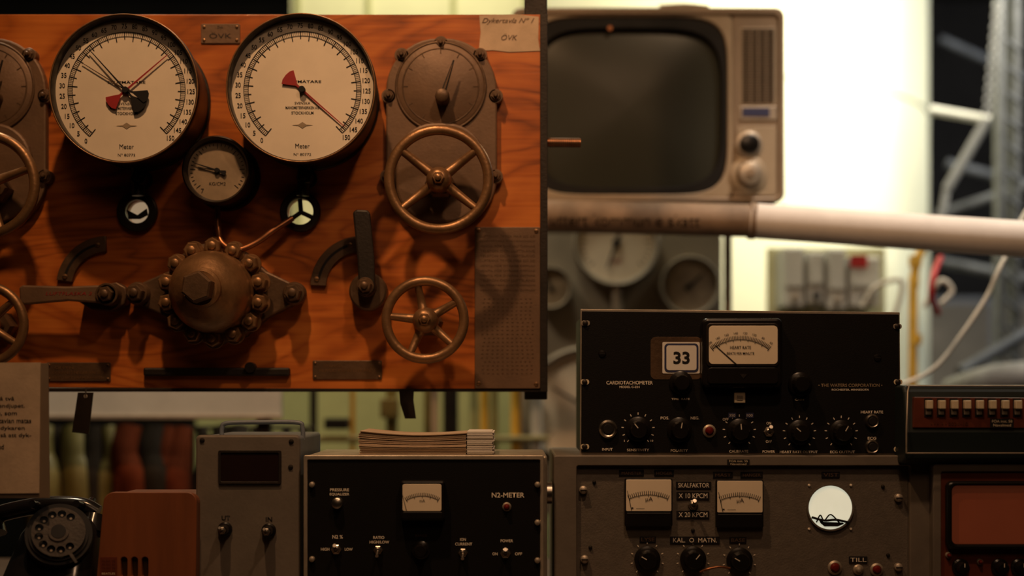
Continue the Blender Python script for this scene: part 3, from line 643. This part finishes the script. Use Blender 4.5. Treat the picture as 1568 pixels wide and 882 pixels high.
# ---------------------------------------------------------------- horizontal pipe
o=Obj('overhead_pipe',1200,345,2.85)
A=Vector((X(500,2.88),2.88,Z(322,2.88))); Bp=Vector((X(1150,2.80),2.80,Z(338,2.80))); C=Vector((X(1800,2.60),2.60,Z(382,2.60)))
o.mtube('wrapped_section',[A,Bp],.0325,'pipeB',res=8,smoothpath=False); o.mtube('lagged_section',[Bp+Vector((.002,0,0)),C],.0345,'pipe',res=8,smoothpath=False)
o.mtube('collar',[Bp-Vector((.004,0,0)),Bp+Vector((.008,0,-.0008))],.0365,'pipeB',res=8,smoothpath=False)
o.mtube('pipe_band',[Bp+(C-Bp)*.93,Bp+(C-Bp)*.945],.036,'steel',res=8,smoothpath=False)
dirx=(Bp-A)
def onpipe(co):
    t=(co.x-A.x)/dirx.x; ax=A+dirx*t; dz=co.z-ax.z; return Vector((co.x,ax.y-math.sqrt(max(0,.0334**2-dz*dz)),co.z))
o.at(2.82); o.text('uttert kommun e skatt',955,340,17,'ink',w=225,rot=-1.2,fn=onpipe)
# ---------------------------------------------------------------- gauge cluster behind
GDp=3.55; o=Obj('background_gauge_panel',1000,560,GDp)
o.plate('back_plate',rr(790,352,1110,790,10),[],'panelG',.05,.02,.002)
for a in(800,1080): o.mbox('post',X(a,GDp),X(a,GDp)+.04,GDp+.07,GDp+.11,0,Z(360,GDp),'steelD')
def bgauge(px,py,R,ang,face='dial'):
    o.lathe('gauge_case',px,py,[(R*.88,.016),(R*.9,0),(R*.96,-.005),(R,.004),(R,.05)],'panelG' if R<80 else 'alu',64); o.lathe('gauge_dial',px,py,[(R*.89,.013),(R*.89,.015)],face,48)
    radial(o,'gauge_ticks',px,py,[(-130+i*260/30,R*.68 if i%5==0 else R*.74,R*.8,1.6) for i in range(31)],'ink',.0124)
    hand(o,'gauge_pointer',px,py,ang,R*.62,5,2,'ink',.008,R*.2,8); o.cyl('gauge_hub',px,py,R*.09,'ink',.004,.01)
bgauge(944,372,66,200); bgauge(1057,437,46,48,'dialO'); bgauge(843,440,32,-20,'dialO'); bgauge(895,622,92,-60)
o.text('bar',944,398,10,'red',dy=.012)
o.tube('stem_1',[(945,436,GDp+.02),(945,475,GDp+.02),(948,560,GDp+.03)],8,'alu'); o.tube('stem_2',[(1057,480,GDp+.02),(1050,560,GDp+.03)],7,'alu')
# electrical boxes + cables
D=3.7; o=Obj('electrical_junction_boxes',1270,430,D)
o.box('mount_board',1188,372,1375,700,'wallc',.12,.02,.003)
for i,(a,b,c,d) in enumerate(((1200,378,1232,470),(1236,384,1262,466),(1266,380,1296,474),(1300,392,1348,470))):
    o.box('box_%d'%i,a,b,c,d,'boxW',0,.12,.006); o.box('box_lid_%d'%i,a+3,b+4,c-3,d-30,'boxW',-.01,.012,.003); o.cyl('box_knob_%d'%i,(a+c)/2,d-14,5,'ink' if i%2 else 'alu',-.02,.02)
o.box('warning_label',1300,391,1326,410,'redC',-.014,.003,0)
for i in range(4): o.tube('conduit_%d'%i,[(1216+i*32,470,D+.05),(1214+i*32,540,D+.05),(1225+i*30,640,D+.08),(1225+i*30,900,D+.08)],4,'cableW' if i%2 else 'steel')
o.tube('loop_cable',[(1320,470,D-.02),(1340,440,D-.03),(1380,430,D-.03),(1370,480,D-.03),(1345,500,D),(1360,560,D)],4,'cableW')
o.mbox('stand',X(1275,D),X(1275,D)+.06,D+.14,D+.2,0,Z(380,D),'steelD')
# vertical yellow pipes and hoses
o=Obj('yellow_gas_pipe',1402,560,3.6)
o.tube('pipe',[(1424,360,3.62),(1404,400,3.6),(1400,440,3.6),(1398,520,3.6),(1397,1480,3.6)],7,'yellow'); o.at(3.6)
for y in(400,520): o.tube('pipe_joint',[(1402,y-8,3.6),(1401,y+8,3.6)],10,'yellow',smoothpath=False)
o=Obj('red_hose',1432,440,3.3); o.tube('hose',[(1440,395,3.5),(1430,420,3.4),(1426,455,3.4),(1436,480,3.45)],5,'redC'); o.tube('hose_loop',[(1415,470,3.5),(1440,430,3.5),(1458,445,3.5),(1440,465,3.5)],4,'cableW')
o=Obj('white_cable',1470,490,3.0); o.tube('cable',[(1800,140,3.2),(1600,290,3.1),(1536,400,3.0),(1512,452,3.0),(1474,510,3.0),(1432,562,3.0),(1384,587,3.0),(1330,592,3.0),(1280,640,3.1),(1270,1600,3.2)],3.2,'cableW')
# ---------------------------------------------------------------- large tank
o=Obj('pressure_tank',1000,300,5.3)
tx=X(1017,5.2); TR=1.0
v=[];f=[];seg=96
prof=[(.0,.25),(.6,.28),(.9,.38),(TR,.6),(TR,3.35),(.85,3.47),(.5,3.53),(0.01,3.54)]
for r,z in prof:
    for i in range(seg):
        a=2*math.pi*i/seg; v.append((tx+r*math.cos(a),5.45+r*math.sin(a),z))
for j in range(len(prof)-1):
    for i in range(seg): f.append((j*seg+i,j*seg+(i+1)%seg,(j+1)*seg+(i+1)%seg,(j+1)*seg+i))
o.mesh('tank_shell',v,f,'tank',smooth=True)
for z in(1.4,2.5):
    pts=[(tx+(TR+.001)*math.cos(2*math.pi*i/64),5.45+(TR+.001)*math.sin(2*math.pi*i/64),z) for i in range(65)]
    o.mtube('weld_seam',pts,.006,'tank',smoothpath=False)
for a in(.3,2.0,3.7,5.2): o.mbox('tank_leg',tx+.6*math.cos(a)-.05,tx+.6*math.cos(a)+.05,5.45+.6*math.sin(a)-.05,5.45+.6*math.sin(a)+.05,0,.36,'steelD')
# ---------------------------------------------------------------- partition, whiteboard, machinery behind board
o=Obj('partition_screen',640,500,3.97)
o.at(3.97); o.mbox('lower_panel',X(300,3.97),X(838,3.97),3.97,4.0,0,Z(545,3.97),'wallg'); o.mbox('upper_panel',X(445,3.97),X(838,3.97),3.97,4.0,Z(545,3.97),2.95,'wallc')
for a in(452,560,690,800): o.box('stile',a,-100,a+8,545,'wallg',-.01,.012,.001)
o=Obj('whiteboard',170,450,3.1)
o.at(3.1); o.box('board_panel',-420,60,431,641,'boxW',0,.02,.002); o.box('board_frame_bottom',-420,636,432,642,'alu',-.006,.006,.001)
for a in(-380,390): o.mbox('stand_leg',X(a,3.1),X(a,3.1)+.03,3.12,3.15,0,Z(100,3.1),'steelD')
o=Obj('pipe_rack',620,650,3.5); o.at(3.5)
for a,m_,r in((742,'yellow',7),(757,'olive',5),(600,'olive',9),(690,'steelD',12),(725,'wallg',6),(790,'yellow',8),(480,'steelD',6),(822,'boxW',9),(655,'olive',6),(540,'yellow',4)):
    o.tube('riser',[(a,560,3.5),(a,1500,3.5)],r,m_,smoothpath=False)
o.tube('cross_pipe',[(420,672,3.48),(840,672,3.48)],5,'olive',smoothpath=False)
o.box('valve_box',500,640,536,657,'ink',-.05,.05,.003); o.box('valve_box_2',585,610,612,640,'olive',-.05,.05,.003)
o.tube('rack_base',[(420,1500,3.5),(850,1500,3.5)],8,'steelD',smoothpath=False)
o=Obj('hanging_coats',200,700,3.25); o.at(3.25)
for i in range(16):
    a=62+i*25+random.uniform(-10,10); w=random.uniform(12,26)
    o.tube('fold_%d'%i,[(a,655,3.27),(a+random.uniform(-8,8),700,3.25),(a+random.uniform(-14,14),780,3.23),(a+random.uniform(-14,14),1100,3.25)],w,random.choice(['rust','cloth','cloth','rust','cloth','olive']),radii=(random.uniform(.4,1.0),1.3))
o.tube('rail',[(30,655,3.27),(480,655,3.27)],3,'steelD',smoothpath=False)
for a in(45,465): o.mtube('rail_leg',[(X(a,3.27),3.27,0),(X(a,3.27),3.27,Z(655,3.27))],.01,'steelD',smoothpath=False)
# ---------------------------------------------------------------- steel frame right
o=Obj('steel_support_frame',1520,300,4.2); o.at(4.2)
o.tube('arm',[(1425,168,4.28),(1516,184,4.2)],7,'boxW',smoothpath=False); o.tube('brace',[(1512,182,4.2),(1450,290,4.25)],8,'steelL',smoothpath=False); o.tube('brace_lower',[(1450,290,4.25),(1440,340,4.25)],6,'steelL',smoothpath=False)
for i in range(11): o.torus('chain_link',1513+i*1.5,170-i*16,6,2,'steelL',0,1,20,8)
o.tube('chain_top',[(1529,4,4.2),(1560,-400,4.2)],2,'steel',smoothpath=False)
for a in(1538,1562): o.mbox('column',X(a,4.2),X(a,4.2)+.022,4.25,4.3,0,CEIL,'steel')
for i in range(24): o.tube('lattice',[(1540,60+i*40,4.25),(1564,60+(i+1)*40-20,4.25)],3,'steel',smoothpath=False)
for p in([(1436,330,4.6),(1640,262,4.5)],[(1450,250,5.2),(1640,300,5.2)],[(1440,60,5.5),(1640,150,5.5)],[(1470,570,4.0),(1640,470,4.2)],[(1436,400,4.7),(1640,440,4.6)]): o.tube('beam',p,9,'steel',smoothpath=False)
o=Obj('grey_duct',1500,580,3.6); o.tube('duct',[(1460,600,3.9),(1520,582,3.7),(1640,570,3.6)],24,'steelL'); o.tube('duct_leg',[(1520,600,3.7),(1520,1440,3.7)],8,'steelD',smoothpath=False)
o=Obj('machine_cabinet',1500,560,6.7); o.at(6.7); o.mbox('cabinet_body',X(1400,6.7),X(1640,6.7),6.7,7.2,0,Z(455,6.7),'steelL',.01); o.box('cabinet_door',1405,465,1515,900,'panelG',-.01,.01); o.box('cabinet_door_r',1525,465,1635,900,'panelG',-.01,.01)
# ---------------------------------------------------------------- room shell
def shell(name,x0,x1,y0,y1,z0,z1,m):
    v=[(x,y,z) for x in(x0,x1) for y in(y0,y1) for z in(z0,z1)]
    me=bpy.data.meshes.new(name); me.from_pydata(v,[],[(0,1,3,2),(4,6,7,5),(0,4,5,1),(2,3,7,6),(0,2,6,4),(1,5,7,3)])
    ob=bpy.data.objects.new(name,me); me.materials.append(M[m]); COL.objects.link(ob)
shell('floor',-4,4,-2,8,-.1,0,'floor'); shell('ceiling',-4,4,-2,8,CEIL,CEIL+.1,'ceil')
shell('wall_back',-4,4,8,8.1,0,CEIL,'wallD'); shell('wall_left',-4.1,-4,-2,8,0,CEIL,'wallD'); shell('wall_right',4,4.1,-2,8,0,CEIL,'wallD'); shell('wall_front',-4,4,-2.1,-2,0,CEIL,'wallD')
# ---------------------------------------------------------------- lights
def aim(ob,t): ob.rotation_euler=(Vector(t)-ob.location).to_track_quat('-Z','Y').to_euler()
def light(name,typ,loc,tgt,e,col,size=.1,**kw):
    L=bpy.data.lights.new(name,typ); L.energy=e; L.color=col
    if typ=='AREA': L.size=size
    else: L.shadow_soft_size=size
    for a,b in kw.items(): setattr(L,a,b)
    ob=bpy.data.objects.new(name,L); COL.objects.link(ob); ob.location=loc; aim(ob,tgt); return ob
light('spot_lamp_board','SPOT',(-.42,1.38,3.1),(-.24,2.28,1.80),58,(1,.57,.28),.035,spot_size=math.radians(78),spot_blend=1)
light('spot_lamp_bench','SPOT',(.30,1.05,2.9),(.4,2.1,1.35),24,(1,.60,.34),.05,spot_size=math.radians(80),spot_blend=.7)
light('camera_fill_light','AREA',(.2,-.6,3.55),(0,2.2,1.5),9,(1,.58,.32),1.2)  # added fill from behind the camera to lift shadows; no lamp known there
light('lamp_tv','SPOT',(.55,2.1,3.0),(.4,2.95,1.9),14,(1,.66,.38),.1,spot_size=math.radians(80),spot_blend=.6)
light('tank_floodlight','SPOT',(1.55,3.3,3.45),(1.05,4.6,2.55),320,(1,.93,.72),.3,spot_size=math.radians(62),spot_blend=.9)
light('tank_fill_lamp','AREA',(1.6,3.5,3.3),(1.0,4.6,1.8),18,(1,.89,.62),.5)
light('back_floodlight','AREA',(-.2,3.35,3.3),(-.4,3.97,2.2),20,(1,.90,.64),.4)
light('whiteboard_fill_light','SPOT',(-1.0,2.55,3.3),(-.9,3.1,1.6),75,(1,.82,.58),.1,spot_size=math.radians(80),spot_blend=.5)  # extra light put in to brighten the whiteboard strip and the port holes
light('far_window_light','AREA',(2.6,4.0,3.3),(2.2,5.6,1.6),24,(.80,.88,1),.6)
light('pipe_lamp','SPOT',(1.0,2.35,3.3),(1.0,2.75,1.8),80,(1,.87,.74),.1,spot_size=math.radians(60),spot_blend=.6)
w=bpy.data.worlds.new('world'); bpy.context.scene.world=w; w.use_nodes=True
w.node_tree.nodes['Background'].inputs[0].default_value=(1,.65,.4,1); w.node_tree.nodes['Background'].inputs[1].default_value=.03
# ---------------------------------------------------------------- camera
cd=bpy.data.cameras.new('camera'); cam=bpy.data.objects.new('camera',cd); COL.objects.link(cam)
cam.location=(0,0,CZ); cam.rotation_euler=(math.pi/2,0,0); cd.lens=50; cd.sensor_width=36; cd.clip_start=.05
cd.shift_y=(HZ-441)/1568
cd.dof.use_dof=True; cd.dof.focus_distance=2.1; cd.dof.aperture_fstop=1.6
bpy.context.scene.camera=cam
vs=bpy.context.scene.view_settings; vs.view_transform='Standard'; vs.look='None'; vs.exposure=0
